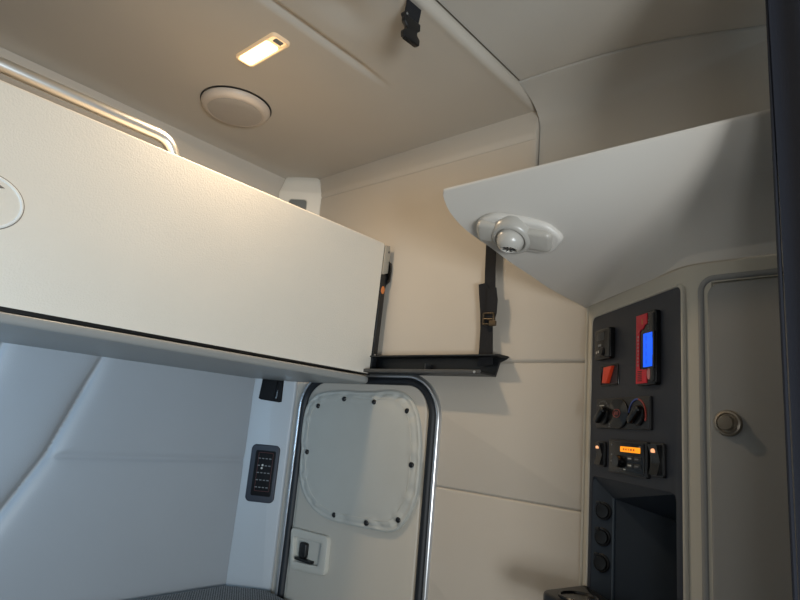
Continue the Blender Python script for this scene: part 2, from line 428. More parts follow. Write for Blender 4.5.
# bunk switch panel
bp = thing('bunk_switch_panel', 'black rounded switch panel with small white markings on the corner pillar', 'switch panel')
bm = bmesh.new(); prism(bm, PL, poly_rr(.108, .208, .018, 8, .087, 1.229), .004, .014, .004); link('bezel', bm, navy, bp)
bm = bmesh.new(); prism(bm, PL, poly_rr(.076, .164, .006, 4, .090, 1.230), .010, .0152, .0008); link('touch_face', bm, pitch, bp)
for r in range(5):
    zz = 1.283 - .026 * r
    for k in range(4):
        if r == 1 and k == 1: continue
        bm = bmesh.new(); rbox(bm, PL, .065 + .0135 * k, .0735 + .0135 * k, zz - .0017, zz + .0017, .0150, .0158, .0008, .0002, n=2)
        link('marking', bm, dimw, bp)
bm = bmesh.new(); rbox(bm, PL, .080, .087, 1.255, 1.262, .015, .016, .003, .0002); rbox(bm, PL, .078, .085, 1.244, 1.251, .015, .016, .003, .0002)
o = link('lit_symbol', bm, white, bp); o['label'] = 'white symbol'
bm = bmesh.new(); ringband(bm, PL, poly_rr(.056, .140, .004, 3, .092, 1.235), .0012, .0150, .0157); link('outline_print', bm, mat('dim_red_print', (92, 44, 40), .6), bp)
settle(bp, PL.p(.087, 1.125, .004))

# ------------------------------------------------------------ the low side door
dr = bpy.data.objects.new('door_1', None); COL.objects.link(dr); dr['kind'] = 'structure'
def dpoly(y0, y1, z0, z1, r): return poly_rr(y1 - y0, z1 - z0, r, 12, -(y0 + y1) / 2, (z0 + z1) / 2)
bm = bmesh.new(); prism(bm, SW, dpoly(1.135, 1.735, .12, 1.590, .10), -.02, .006, .012); link('door_panel', bm, doorm, dr)
bm = bmesh.new(); ringband(bm, SW, dpoly(1.113, 1.757, .10, 1.606, .125), .030, -.01, .020); link('gasket', bm, gasketm, dr)
bm = bmesh.new(); ringband(bm, SW, dpoly(1.096, 1.773, .08, 1.617, .14), .020, -.01, .016); link('edge_trim', bm, alum, dr)
bm = bmesh.new()
rbox(bm, SW, -1.715, -1.150, 1.284, 1.580, .0, .0105, .085, .006, n=8)
link('upper_pad', bm, wallvinyl, dr)
bm = bmesh.new()
rbox(bm, SW, -1.715, -1.150, .30, 1.277, .0, .0105, .05, .006, n=8)
link('lower_pad', bm, doorm, dr)
# handle plate with recess and black lever
h = [(-1.745, 1.064), (-1.538, 1.067), (-1.536, .944), (-1.725, .928)]
def roundpoly(pts, r, n=5):
    out = []; N_ = len(pts)
    for i in range(N_):
        a, b, c = Vector(pts[i - 1]), Vector(pts[i]), Vector(pts[(i + 1) % N_])
        p = b + (a - b).normalized() * r; q = b + (c - b).normalized() * r
        for k in range(n + 1):
            t = k / n; out.append(tuple(p * (1 - t) ** 2 + b * 2 * t * (1 - t) + q * t * t))
    return out
outer = roundpoly([(-1.712, 1.064), (-1.515, 1.068), (-1.513, .944), (-1.692, .930)], .02)
inner = roundpoly([(-1.690, 1.036), (-1.545, 1.040), (-1.549, .968), (-1.678, .958)], .010)
def holed_plate(bm, F, outer, inner, c0, c1, depth):
    """plate with a hole: both outlines have the same point count"""
    if area2(outer) < 0: outer = outer[::-1]
    if area2(inner) < 0: inner = inner[::-1]
    R = [(outer, c0), (outer, c1 - .004), (inset(outer, .0012), c1 - .0012), (inset(outer, .004), c1), (inset(inner, -.003), c1), (inset(inner, -.001), c1 - .001), (inner, c1 - .003), (inner, c1 - depth)]
    V = [[bm.verts.new(F.p(x, y, c)) for x, y in ps] for ps, c in R]; n = len(outer)
    for i in range(len(V) - 1):
        for j in range(n): bm.faces.new((V[i][j - 1], V[i][j], V[i + 1][j], V[i + 1][j - 1]))
    bm.faces.new(V[-1])
bm = bmesh.new(); holed_plate(bm, SW, outer, inner, .004, .026, .015); hp = link('handle_plate', bm, plastic, dr)
bm = bmesh.new(); prism(bm, SW, roundpoly([(-1.655, .975), (-1.655, 1.026), (-1.620, 1.026), (-1.620, .975)], .010), .010, .026, .004)
prism(bm, SW, roundpoly([(-1.668, .966), (-1.668, .975), (-1.585, .975), (-1.585, .966)], .003), .010, .030, .002)
link('latch_lever', bm, black, hp)
# snapped-on window cover
wc = thing('window_cover', 'grey vinyl window cover held by black snaps on the low side door', 'window cover')
cpx = [(301, 450), (301, 437), (303, 420), (306, 407), (312, 398), (320, 393.5), (330, 391.5), (345, 391), (360, 392), (375, 392), (388, 390.5), (398, 391.5), (407, 396), (413, 404), (417, 415), (419, 430), (419.5, 450), (418.5, 470), (416.5, 490), (412, 507), (405, 520), (397, 529), (388, 532), (375, 530), (360, 527), (345, 524), (330, 520), (316, 512), (307, 501), (302, 490), (299.5, 476), (299.5, 462)]
cp = [tuple(SW.on(u, v, .024)) for u, v in cpx]
# smooth closed outline
def catmull(p, k=4):
    out = []; n = len(p)
    for i in range(n):
        a, b, c, d = (Vector(p[(i + q) % n]) for q in (-1, 0, 1, 2))
        for t in [q / k for q in range(k)]:
            out.append(tuple(.5 * ((2 * b) + (c - a) * t + (2 * a - 5 * b + 4 * c - d) * t * t + (3 * b - a - 3 * c + d) * t ** 3)))
    return out
cp = catmull(cp, 4)
if area2(cp) < 0: cp = cp[::-1]
cen = Vector((sum(p[0] for p in cp) / len(cp), sum(p[1] for p in cp) / len(cp)))
bm = bmesh.new(); V = []
prof = [(1, .008), (1.0, .020), (.994, .0235), (.985, .0245), (.968, .0235), (.950, .0225), (.935, .024), (.90, .0262), (.86, .0245), (.80, .026), (.7, .027), (.55, .0275), (.4, .028), (.25, .028), (.1, .028)]
for k, c in prof:
    R = []
    for i, p in enumerate(cp):
        q = cen + (Vector(p) - cen) * k; th = i / len(cp) * 2 * pi
        wr_ = (.0026 * sin(th * 23) + .0020 * sin(th * 37 + 1)) * (exp(-((k - .93) / .05) ** 2)) + .002 * sin(9 * q.x + 3) * sin(11 * q.y) * (1 - k)
        R.append(bm.verts.new(SW.p(q.x, q.y, c + wr_)))
    V.append(R)
for i in range(len(V) - 1):
    for j in range(len(cp)): bm.faces.new((V[i][j - 1], V[i][j], V[i + 1][j], V[i + 1][j - 1]))
bm.faces.new(V[-1]); bm.faces.new(V[0][::-1])
link('cover_sheet', bm, coverm, wc, ang=60)
bm = bmesh.new()
sp = [tuple(cen + (Vector(p) - cen) * .875) for p in cp]
tube(bm, [SW.p(x, y, .0255) for x, y in sp] + [SW.p(sp[0][0], sp[0][1], .0255)], .0009, 6); link('stitching', bm, plastic, wc)
bm = bmesh.new(); tube(bm, [SW.p(x, y, .020) for x, y in cp] + [SW.p(cp[0][0], cp[0][1], .020)], .002, 8); link('piping', bm, coverm, wc)
snap0 = None
for (u, v) in [(318, 406), (344, 399), (374, 402), (407, 411), (307, 452), (411, 465), (334, 515), (366, 523), (398, 520)]:
    q = SW.on(u, v, .027)
    if snap0 is None:
        bm = bmesh.new(); lathe(bm, WORLD, [(.0085, -.004), (.0085, .001), (.007, .003), (.004, .0038), (.0001, .0038)], 20)
        snap0 = link('snap', bm, black, wc); s = snap0
        ROT = Matrix((SW.x, SW.y, SW.z)).transposed().to_4x4()
    else: s = snap0.copy(); COL.objects.link(s); s.parent = wc
    s.matrix_local = Matrix.Translation(SW.p(q.x, q.y, .027)) @ ROT
base = Vector((XW - .01, 1.45, 1.12)); settle(wc, base)

# ------------------------------------------------------------ upper bunk, folded up
bk = thing('upper_bunk', 'large beige vinyl upper bunk folded up against the rear wall, round white emblem at left', 'bunk')
BF = Fr((0, 1.4137, .0005), (1, 0, 0), (0, -.025, .99969))                # a = x, b = z, c = towards the room (-y)
bm = bmesh.new()
xs = lin(-.70, 1.405, 80); zs = lin(1.608, 2.083, 24)
rbox(bm, BF, -.70, 1.400, 1.608, 2.064, -.11, 0, .010, .006, back=.006)
link('bunk_panel', bm, vinyl, bk)
bm = bmesh.new(); tube(bm, [BF.p(-.69, 2.0575, -.006), BF.p(1.389, 2.0575, -.006), BF.p(1.395, 2.055, -.006), BF.p(1.395, 1.62, -.006)], .005, 8); link('edge_piping', bm, vinyl, bk)
bm = bmesh.new(); prism(bm, BF, [(-.70, 1.612), (1.40, 1.6085), (1.40, 1.6045), (-.70, 1.5985)], -.03, -.001, .0005); link('bottom_gap_strip', bm, black, bk)  # black strip stands in for the dark gap above the shelf
# end hardware: black arm, beige latch plate, marker, rivet
bm = bmesh.new(); prism(bm, BF, [(1.401, 1.612), (1.401, 1.94), (1.403, 1.955), (1.430, 1.955), (1.432, 1.93), (1.425, 1.905), (1.424, 1.612)], -.05, .001, .002); arm = link('side_arm', bm, blackmetal, bk)
q = BF.on(383.5, 290, .0); bm = bmesh.new(); lathe(bm, BF, [(.014, -.003), (.014, .002), (.012, .0035), (.0001, .0035)], 24, 1.4125, 1.899, .6, 1); o = link('marker', bm, orange, arm)
bm = bmesh.new(); lathe(bm, BF, [(.005, -.003), (.005, .002), (.003, .004), (.0001, .004)], 16, 1.412, 1.672); link('rivet', bm, alum, arm)
bm = bmesh.new(); prism(bm, BF, roundpoly([(1.401, 1.952), (1.401, 2.058), (1.424, 2.061), (1.430, 2.03), (1.427, 1.962)], .004), -.045, .003, .002); lp = link('latch_plate', bm, beigeplate, bk); lp['label'] = 'beige metal latch plate'
bm = bmesh.new(); prism(bm, BF, roundpoly([(1.422, 2.005), (1.439, 2.000), (1.443, 1.975), (1.441, 1.935), (1.425, 1.920), (1.425, 1.935), (1.432, 1.945), (1.432, 1.985)], .003), -.02, .006, .002); link('latch_hook', bm, black, lp)
bm = bmesh.new(); lathe(bm, BF, [(.004, -.004), (.004, .004), (.0001, .005)], 12, 1.419, 2.036); link('bolt', bm, steelgrey, lp)
# emblem: raised white oval ring and the stroke inside it
ex, ez = .255, 1.811
epts = [(ex + (.0715) * cos(t) , ez + .058 * sin(t)) for t in [2 * pi * k / 72 for k in range(72)]]
em = bpy.data.objects.new('emblem', None); COL.objects.link(em); em.parent = bk
bm = bmesh.new(); ringband(bm, BF, epts, .0066, -.001, .0026); link('oval_ring', bm, emb, em)
bm = bmesh.new(); ringband(bm, BF, inset(epts, -.0016), .0022, -.001, .0012); link('oval_outline', bm, embdk, em)
bm = bmesh.new(); prism(bm, BF, [(ex - .045, 1.800), (ex + .020, 1.850), (ex + .031, 1.846), (ex + .008, 1.839), (ex - .030, 1.800)], -.001, .0016, .0005); link('swoosh', bm, embdk, em)
settle(bk, (.35, 1.45, 1.605))
# fixed shelf the bunk folds onto
bm = bmesh.new(); pts = [(-.72, 1.362), (1.365, 1.362), (1.392, 1.372), (1.436, 1.42), (1.436, 1.79), (1.33, 1.940), (-.72, 1.940)]
prism(bm, WORLD, pts, 1.576, 1.599, .006, 4, back=.010)
tag(link('bunk_shelf', bm, trayu, ang=40), 'grey moulded shelf edge running below the folded upper bunk', 'shelf')
# chrome grab rail on top of the bunk
bm = bmesh.new(); yr = 1.45
p = [(-.69, yr, 2.134), (.2, yr, 2.134)] + [(x, yr, 2.134) for x in (.3, .4, .5, .56)] + bez((.572, yr, 2.134), (.620, yr, 2.136), (.634, yr, 2.128), (.650, yr, 2.095), 12) + [(.672, yr, 2.062)]
tube(bm, p, .0165, 24)
gr = thing('grab_rail', 'bent chrome tube rail along the top of the folded bunk', 'rail')
link('rail_tube', bm, chrome, gr, ang=80); settle(gr, (.672, yr, 2.062))

# ------------------------------------------------------------ wall bracket with its webbing strap
br = thing('bunk_wall_bracket', 'long black steel bunk support bracket fixed on the side wall above the low door', 'bracket')
bm = bmesh.new()
prism(bm, SW, [(-1.425, 1.668), (-.872, 1.668), (-.878, 1.662), (-.900, 1.652), (-.912, 1.612), (-1.425, 1.612)], .004, .012, .001)
link('web_plate', bm, blackmetal, br)
bm = bmesh.new(); prism(bm, SW, [(-1.425, 1.669), (-.870, 1.669), (-.876, 1.664), (-1.425, 1.664)], .005, .060, .001); link('top_flange', bm, blackmetal, br)
bm = bmesh.new(); prism(bm, SW, [(-1.425, 1.616), (-.912, 1.616), (-.912, 1.611), (-1.425, 1.611)], .005, .080, .001)
link('bottom_flange', bm, blackmetal, br)
bm = bmesh.new(); prism(bm, SW, [(-1.425, 1.622), (-.916, 1.622), (-.916, 1.611), (-1.425, 1.611)], .078, .082, .001); link('front_lip', bm, steelgrey, br)
bm = bmesh.new(); prism(bm, SW, [(-1.150, 1.645), (-1.150, 1.618), (-1.147, 1.618), (-1.147, 1.645)], .010, .040, .0005); link('divider', bm, steelgrey, br)
for y in (.935, 1.39):
    bm = bmesh.new(); lathe(bm, SW, [(.004, .077), (.004, .083), (.0001, .084)], 12, -y, 1.6155); link('bolt', bm, alum, br)
settle(br, (XW - .02, 1.15, 1.611))
st = thing('bunk_strap', 'black webbing strap with brass buckle rising from the wall bracket behind the overhead cabinet', 'strap')
xs_ = 1.424
bm = bmesh.new()
ribbon(bm, [(xs_ + .004, .948, 2.20), (xs_ + .002, .944, 2.05), (xs_, .940, 1.93), (xs_ - .003, .934, 1.86), (xs_ - .006, .930, 1.80), (xs_ - .008, .928, 1.775)], [.036, .036, .036, .037, .037, .034], (0, 1, 0), .002); link('upper_webbing', bm, web, st)
bm = bmesh.new()
ribbon(bm, [(xs_ - .009, .958, 1.885), (xs_ - .006, .952, 1.86), (xs_ - .002, .944, 1.80), (xs_, .940, 1.75), (xs_ - .003, .936, 1.69), (xs_ - .006, .934, 1.640)], [.026, .036, .040, .042, .046, .052], (0, 1, -.12), .0022); link('lower_webbing', bm, web, st)
bm = bmesh.new(); ribbon(bm, [(xs_ - .012, .922, 1.868), (xs_ - .014, .917, 1.83), (xs_ - .014, .917, 1.79), (xs_ - .010, .925, 1.765)], [.030, .036, .034, .03], (0, 1, 0), .002); link('strap_tail', bm, web, st)
BU = Fr((xs_ - .016, .925, 1.775), (0, -1, 0))
bm = bmesh.new(); ringband(bm, BU, poly_rr(.040, .038, .006, 4), .006, -.003, .004); bk_ = link('buckle', bm, brass, st)
bm = bmesh.new(); tube(bm, [BU.p(-.018, 0, 0), BU.p(.022, -.002, 0)], .0032, 10); rbox(bm, BU, .004, .026, -.022, -.006, -.003, .004, .003, .001); link('buckle_bar', bm, brass, bk_)
settle(st, (xs_, .936, 1.64))

# ------------------------------------------------------------ ceiling fixtures
CF = Fr((0, 0, 0), (1, 0, 0)); CF.x = Vector((0, 1, 0)); CF.y = Vector((1, 0, 0)); CF.z = Vector((0, 0, -1)); CF.o = Vector((0, 0, ZC))
lt = thing('ceiling_lamp', 'lit warm rectangular reading lamp set in the ceiling beside the round speaker', 'lamp')
bm = bmesh.new(); holed_plate(bm, CF, poly_rr(.184, .060, .013, 5, 1.301, .773), poly_rr(.172, .047, .010, 5, 1.301, .773), -.004, .009, .006); link('bezel', bm, mat('lamp_bezel', (205, 190, 168), .3, emit=(255, 200, 130), es=.25), lt)  # faint emission stands in for lens light caught in the rim
bm = bmesh.new(); rbox(bm, CF, 1.252, 1.384, .7525, .7935, .001, .0095, .008, .002); link('lens', bm, lampglow, lt)
bm = bmesh.new(); rbox(bm, CF, 1.216, 1.247, .752, .794, .001, .0062, .008, .002); lc = link('lens_end', bm, lampdim, lt)
bm = bmesh.new(); rbox(bm, CF, 1.220, 1.236, .760, .786, .005, .0085, .003, .001); link('switch', bm, recessm, lt)
settle(lt, (.773, 1.301, ZC))
ld = bpy.data.lights.new('ceiling_lamp_light', 'AREA'); ld.shape = 'RECTANGLE'; ld.size = .045; ld.size_y = .14; ld.energy = 5.0; ld.color = (1, .76, .50)
lo = bpy.data.objects.new('ceiling_lamp_light', ld); COL.objects.link(lo); lo.location = (.773, 1.318, ZC - .012)
sk = thing('ceiling_speaker', 'round speaker with beige rim and grey grille in the ceiling near the rear wall', 'speaker')
cs = (1.628, .905)
bm = bmesh.new(); lathe(bm, CF, [(.1150, -.004), (.1150, .0012), (.114, .002), (.0001, .002)], 64, *cs); link('shadow_gap_disc', bm, black, sk)  # black disc stands in for the shadow gap round the rim
bm = bmesh.new(); lathe(bm, CF, [(.106, .001), (.111, .004), (.1115, .009), (.108, .016), (.101, .023), (.094, .0265), (.089, .027), (.0875, .0258), (.0001, .0258)], 64, *cs); link('rim', bm, rimm, sk)
bm = bmesh.new(); lathe(bm, CF, [(.0865, .023), (.0860, .0272), (.083, .0280), (.05, .0295), (.0001, .030)], 64, *cs); link('grille', bm, speakm, sk)
settle(sk, (cs[1], cs[0], ZC))
# hanging strap with its buckle
hs = thing('hanging_buckle_strap', 'short black strap with a plastic side-release buckle hanging from the ceiling', 'strap')
hy = .845
def H(u, v): return at(u, v, 1, hy)
bm = bmesh.new(); top = H(413, -2); bot = H(410, 22)
ribbon(bm, [(top.x + .010, hy, 2.432), tuple(top + Vector((.003, -.004, 0))), tuple((top + bot) / 2 + Vector((0, -.006, 0))), tuple(bot + Vector((0, -.002, -.006)))], [.050, .050, .050, .048], (.99, -.02, .04), .0028); link('webbing', bm, web, hs)
c0 = H(411, 30); BK = Fr(c0, (.99, -.04, .02))
bm = bmesh.new()
prism(bm, BK, roundpoly([(-0.0286, 0.0260), (0.0260, 0.0260), (0.0260, 0.0078), (0.0169, 0.0000), (0.0169, -0.0078), (0.0273, -0.0156), (0.0273, -0.0312), (-0.0273, -0.0312), (-0.0286, -0.0156), (-0.0182, -0.0078), (-0.0182, 0.0000), (-0.0286, 0.0078)], .0035, 3), -.006, .006, .002, back=.002)
b1 = link('buckle', bm, black, hs)
bm = bmesh.new(); rbox(bm, BK, -.022, .022, -.0335, -.027, -.0045, .0045, .002, .0005); link('buckle_mouth', bm, gloss, b1)
bm = bmesh.new(); lathe(bm, BK, [(.008, -.005), (.008, .006), (.005, .0075), (.0001, .0075)], 18, -.024, .026); o = link('stud', bm, black, b1)
bm = bmesh.new(); lathe(bm, BK, [(.0028, .006), (.0028, .0082), (.0001, .0085)], 10, -.0245, .026); link('stud_glint', bm, alum, b1)
settle(hs, (top.x + .010, hy, 2.432))

# ------------------------------------------------------------ closet body with console fascia
P0 = Vector((1.45, .649, 0)); dirc = Vector((1.174 - 1.45, .336 - .649, 0)).normalized()
P1 = P0 + dirc * .437; P2 = Vector((1.150, .16, 0)); P3 = Vector((1.10, -.45, 0))
KF = Fr(P0, dirc)                                # a along the angled face, b = z, c out
DF = Fr(P1, P2 - P1)
ZT = 1.800
cl = thing('closet', 'tall taupe corner closet with an angled control face beside its long door', 'closet')
def path_pts(r=.03, n=6):
    d2 = (P2 - P1).normalized()
    a = P1 - dirc * r; b = P1 + d2 * r
    arc = [a * (1 - t) ** 2 + P1 * 2 * t * (1 - t) + b * t * t for t in [k / n for k in range(n + 1)]]
    return arc
def skin(bm, pts, z0, z1, th=.012, bev=.003):
    nrm = []
    for i in range(len(pts)):
        t = (pts[min(i + 1, len(pts) - 1)] - pts[max(i - 1, 0)]).normalized(); nrm.append(t.cross(Vector((0, 0, 1))))
    A = []
    for p, nn in zip(pts, nrm):
        A.append([bm.verts.new(Vector((p.x, p.y, z)) + nn * c) for z, c in ((z0, -th), (z0, 0), (z1 - bev, 0), (z1 - bev * .3, -bev * .3), (z1, -bev), (z1, -th))])
    for i in range(len(A) - 1):
        for j in range(6): bm.faces.new((A[i][j - 1], A[i][j], A[i + 1][j], A[i + 1][j - 1]))
    bm.faces.new(A[0]); bm.faces.new(A[-1][::-1])
arc = path_pts()
def onD(a): return P1 + (P2 - P1).normalized() * a
bm = bmesh.new(); skin(bm, [P0 + dirc * .008] + arc + [onD(.06), onD(.2), P2, P3], 1.762, ZT)
skin(bm, [P0 + dirc * .008, P0 + dirc * .047], .55, 1.7621, bev=.0001)
skin(bm, [P0 + dirc * .424] + [a for a in arc[2:]] + [onD(.0445)], .55, 1.7621, bev=.0001)
skin(bm, [onD(.044), onD(.2), P2, P3], .55, .80, bev=.0001)
link('closet_body', bm, closetframe, cl, ang=30)
# return strip along the side wall
bm = bmesh.new(); tube(bm, [KF.p(.013, .55, .001), KF.p(.013, 1.795, .001)], .0045, 8); link('edge_bead', bm, closetframe, cl)
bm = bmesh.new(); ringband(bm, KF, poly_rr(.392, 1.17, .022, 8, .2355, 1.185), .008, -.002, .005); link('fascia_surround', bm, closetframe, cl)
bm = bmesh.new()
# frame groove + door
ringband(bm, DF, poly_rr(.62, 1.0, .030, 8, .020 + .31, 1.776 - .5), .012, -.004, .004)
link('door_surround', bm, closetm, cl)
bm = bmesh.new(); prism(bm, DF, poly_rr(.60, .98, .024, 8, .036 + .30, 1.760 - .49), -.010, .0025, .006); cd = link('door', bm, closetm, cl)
kq = DF.on(727, 423, .01)
bm = bmesh.new(); lathe(bm, DF, [(.0225, .0), (.0225, .006), (.0205, .009), (.0175, .010), (.016, .0075), (.0001, .0075)], 40, kq.x, kq.y); link('knob_collar', bm, knobm, cd)
bm = bmesh.new(); lathe(bm, DF, [(.0125, .006), (.0125, .019), (.0115, .0215), (.0001, .0222)], 32, kq.x, kq.y); link('knob', bm, knobm, cd)
settle(cl, P1 + Vector((.05, 0, .55)))
# fascia with open cubby
fs = thing('console_fascia', 'charcoal console face on the angled closet side, with an open cubby at its foot', 'console')
bm = bmesh.new()
a0, a1, zt, cz, ca0, ca1 = .046, .426, 1.766, 1.374, .062, .402
out = poly_rr(a1 - a0, 1.166, .020, 8, (a0 + a1) / 2, zt - .583)
# outline of face with the cubby opening cut up from the bottom
top = [p for p in out if p[1] > 1.0]
zb = .60
face = sorted([p for p in out if p[1] > 1.3], key=lambda p: 0)
right_top = [p for p in out if p[1] > 1.3 and p[0] > .23]; left_top = [p for p in out if p[1] > 1.3 and p[0] <= .23]
poly = [(a1, zb)] + right_top + left_top + [(a0, zb), (ca0, zb)] + [(ca0, cz - .012), (ca0 + .004, cz - .003), (ca0 + .012, cz), (ca1 - .012, cz), (ca1 - .004, cz - .003), (ca1, cz - .012)] + [(ca1, zb)]
prism(bm, KF, poly, -.012, .002, .0015)
link('face_plate', bm, navy, fs, ang=40)
bm = bmesh.new()
def Q(a, z, d): return bm.verts.new(KF.p(a, z, -d))
k0 = (ca0, .0); k1 = (.107, .030); k2 = (.262, .235); k3 = (ca1, .235); k4 = (ca1, .0)
zr = {0: cz, 1: 1.331, 2: 1.272, 3: 1.272, 4: cz}
K = [k0, k1, k2, k3, k4]
tv = [Q(K[i][0], zr[i], K[i][1] ) for i in range(5)]; bv = [Q(K[i][0], zb, K[i][1]) for i in range(5)]
for i in range(4): bm.faces.new((tv[i], tv[i + 1], bv[i + 1], bv[i]))
bm.faces.new((tv[0], tv[1], tv[4])); bm.faces.new((tv[1], tv[2], tv[3], tv[4]))
link('cubby_liner', bm, cubbym, fs, ang=30)
bm = bmesh.new(); tube(bm, [KF.p(k1[0], zb, -k1[1]), KF.p(k1[0], zr[1], -k1[1])], .0028, 10); link('cubby_edge_highlight', bm, mat('highlight_charcoal', (74, 86, 98), .4), fs)  # paler bead puts the highlight of this edge into the colour
# socket wall frame
sa = KF.p(k0[0], 0, 0); sb = KF.p(k1[0], 0, -k1[1]); SK = Fr((sa.x, sa.y, 0), (sb - sa))
for i, (u, v) in enumerate([(603, 511), (602, 537), (601, 563)]):
    q = SK.on(u, v, .003)
    so = bpy.data.objects.new('power_socket', None); COL.objects.link(so); so.parent = fs
    bm = bmesh.new(); lathe(bm, SK, [(.0205, -.001), (.0205, .003), (.019, .0045), (.017, .0048), (.0165, .003), (.0001, .003)], 32, q.x, q.y); link('socket_ring', bm, black, so)
    bm = bmesh.new(); lathe(bm, SK, [(.0155, .001), (.0155, .006), (.0145, .0075), (.006, .0068), (.0001, .0068)], 32, q.x, q.y)
    rbox(bm, SK, q.x - .018, q.x - .006, q.y + .012, q.y + .020, .0, .006, .003, .001); link('socket_cap', bm, black, so)
settle(fs, KF.p(.236, .60, 0))

def rect(F, tl, brp, d=0):
    p, q = F.on(*tl, d), F.on(*brp, d); return min(p.x, q.x), max(p.x, q.x), min(p.y, q.y), max(p.y, q.y)
def stamp(F, a0, a1, b0, b1, c, m, par, name='marking', r=.0006, th=.0007):
    bm = bmesh.new(); rbox(bm, F, a0, a1, b0, b1, c - .001, c + th, r, .0002, n=2); return link(name, bm, m, par)
# small black gauge, upper left
g = thing('small_gauge_module', 'small black button module with a tiny grey screen, top left of the console', 'control module')
bm = bmesh.new(); rbox(bm, KF, .088, .164, 1.648, 1.722, .001, .016, .006, .004); link('housing', bm, gloss, g)
stamp(KF, .100, .138, 1.693, 1.712, .016, mat('dark_screen', (40, 44, 48), .3), g, 'screen', .002)
for a, b, wd, m_ in ((.108, 1.682, .016, dimw), (.097, 1.666, .005, white), (.107, 1.667, .007, white)):
    stamp(KF, a, a + wd, b - .003, b + .003, .016, m_, g)
bm = bmesh.new(); lathe(bm, KF, [(.010, .014), (.010, .019), (.008, .021), (.0001, .021)], 24, .130, 1.666); link('knob', bm, black, g)
settle(g, KF.p(.115, 1.648, .002))
# red rocker in a square cutout
g = thing('red_rocker_switch', 'orange-red rocker switch in a black square recess below the small gauge', 'switch')
bm = bmesh.new(); holed_plate(bm, KF, poly_rr(.088, .050, .003, 3, .142, 1.610), poly_rr(.080, .043, .002, 3, .142, 1.610), .001, .0045, .0035); link('switch_frame', bm, gloss, g)
bm = bmesh.new(); prism(bm, KF, [(.116, 1.592), (.124, 1.629), (.163, 1.630), (.140, 1.591)], .002, .010, .002); link('rocker', bm, redsw, g)
settle(g, KF.p(.142, 1.588, .002))
# tall red and black unit with the blue screen
g = thing('monitor_unit', 'tall red and black electronic unit with a bright blue screen on the console', 'electronic unit')
U0, U1, Z0, Z1 = .281, .350, 1.578, 1.727
bm = bmesh.new(); rbox(bm, KF, U0, U1 + .004, Z0 - .002, Z1 + .002, .001, .014, .006, .003); link('housing', bm, gloss, g)
bm = bmesh.new(); prism(bm, KF, [(U0 + .002, Z0 + .002), (U0 + .044, Z0 + .002), (U0 + .044, Z0 + .031), (U0 + .018, Z0 + .031), (U0 + .015, Z0 + .036), (U0 + .015, Z1 - .040), (U0 + .020, Z1 - .034), (U0 + .028, Z1 - .034), (U0 + .036, Z1 - .026), (U0 + .044, Z1 - .024), (U0 + .044, Z1 - .002), (U0 + .002, Z1 - .002)], .010, .0160, .001); link('red_face', bm, redp, g)
sx = rect(KF, (644, 334), (653, 366), .016)
bm = bmesh.new(); rbox(bm, KF, sx[0] - .004, sx[1] + .004, sx[2] - .004, sx[3] + .004, .012, .0168, .002, .001); sf = link('screen_frame', bm, gloss, g)
stamp(KF, sx[0], sx[1], sx[2], sx[3], .0172, bluelcd, g, 'screen', .001)
for k in range(4):
    stamp(KF, sx[0] + .010, sx[0] + .013, sx[2] + .006 + .016 * k, sx[2] + .015 + .016 * k, .0178, bluedk, g, 'glyph', .001, .0002)
for k in range(9): stamp(KF, U0 + .009, U0 + .014, Z0 + .038 + .0075 * k, Z0 + .0425 + .0075 * k, .0162, pink, g, 'letter')
stamp(KF, U0 + .026, U0 + .029, Z1 - .024, Z1 - .012, .0162, orange, g)
for k in range(6): stamp(KF, U0 + .010, U0 + .026, Z0 + .007 + .0038 * k, Z0 + .0085 + .0038 * k, .0160, black, g, 'vent_slit', .0004, .0008)
bm = bmesh.new(); lathe(bm, KF, [(.009, .012), (.009, .0165), (.007, .017), (.0001, .017)], 24, U0 + .053, Z0 + .020, .75, 1.3); o = link('oval_badge', bm, pink, g)
bm = bmesh.new(); rbox(bm, KF, U1 - .010, U1 + .002, Z0 + .004, Z0 + .058, .010, .0175, .003, .002); link('side_rail', bm, black, g)
bm = bmesh.new(); rbox(bm, KF, U1 - .010, U1 + .002, Z1 - .058, Z1 - .004, .010, .0175, .003, .002); link('side_rail', bm, black, g)
stamp(KF, U1 - .018, U1 - .012, 1.650, 1.656, .014, white, g, 'indicator', .002, .003)
for k in range(4): stamp(KF, U1 - .022, U1 - .020, 1.690 + .006 * k, 1.693 + .006 * k, .0142, dimw, g)
settle(g, KF.p(.306, Z0, .002))
# rotary climate control
g = thing('climate_control', 'black rotary climate control plate with two large knobs and a central dial', 'climate control')
bm = bmesh.new(); rbox(bm, KF, .078, .316, 1.487, 1.555, .001, .008, .003, .002); link('plate', bm, black, g)
stamp(KF, .3095, .3125, 1.490, 1.552, .008, navy, g, 'edge_strip')
zc = 1.5205
bm = bmesh.new(); lathe(bm, KF, [(.036, .006), (.036, .011), (.034, .0125), (.0001, .0125)], 48, .188, zc, 1.25, .93); link('centre_dial', bm, gloss, g)
for k, (dx, wdt) in enumerate(((-.009, .005), (-.003, .003), (.001, .003), (.005, .004))): stamp(KF, .186 + dx, .186 + dx + wdt, zc - .004, zc + .004, .0126, mat('dim_red_letter', (120, 52, 46), .5), g, 'letter')
bm = bmesh.new(); ringband(bm, KF, [(.187 + .0165 * cos(t), zc + .0095 * sin(t)) for t in [2 * pi * k / 32 for k in range(32)]], .0016, .012, .0135); link('red_mark', bm, redprint, g)
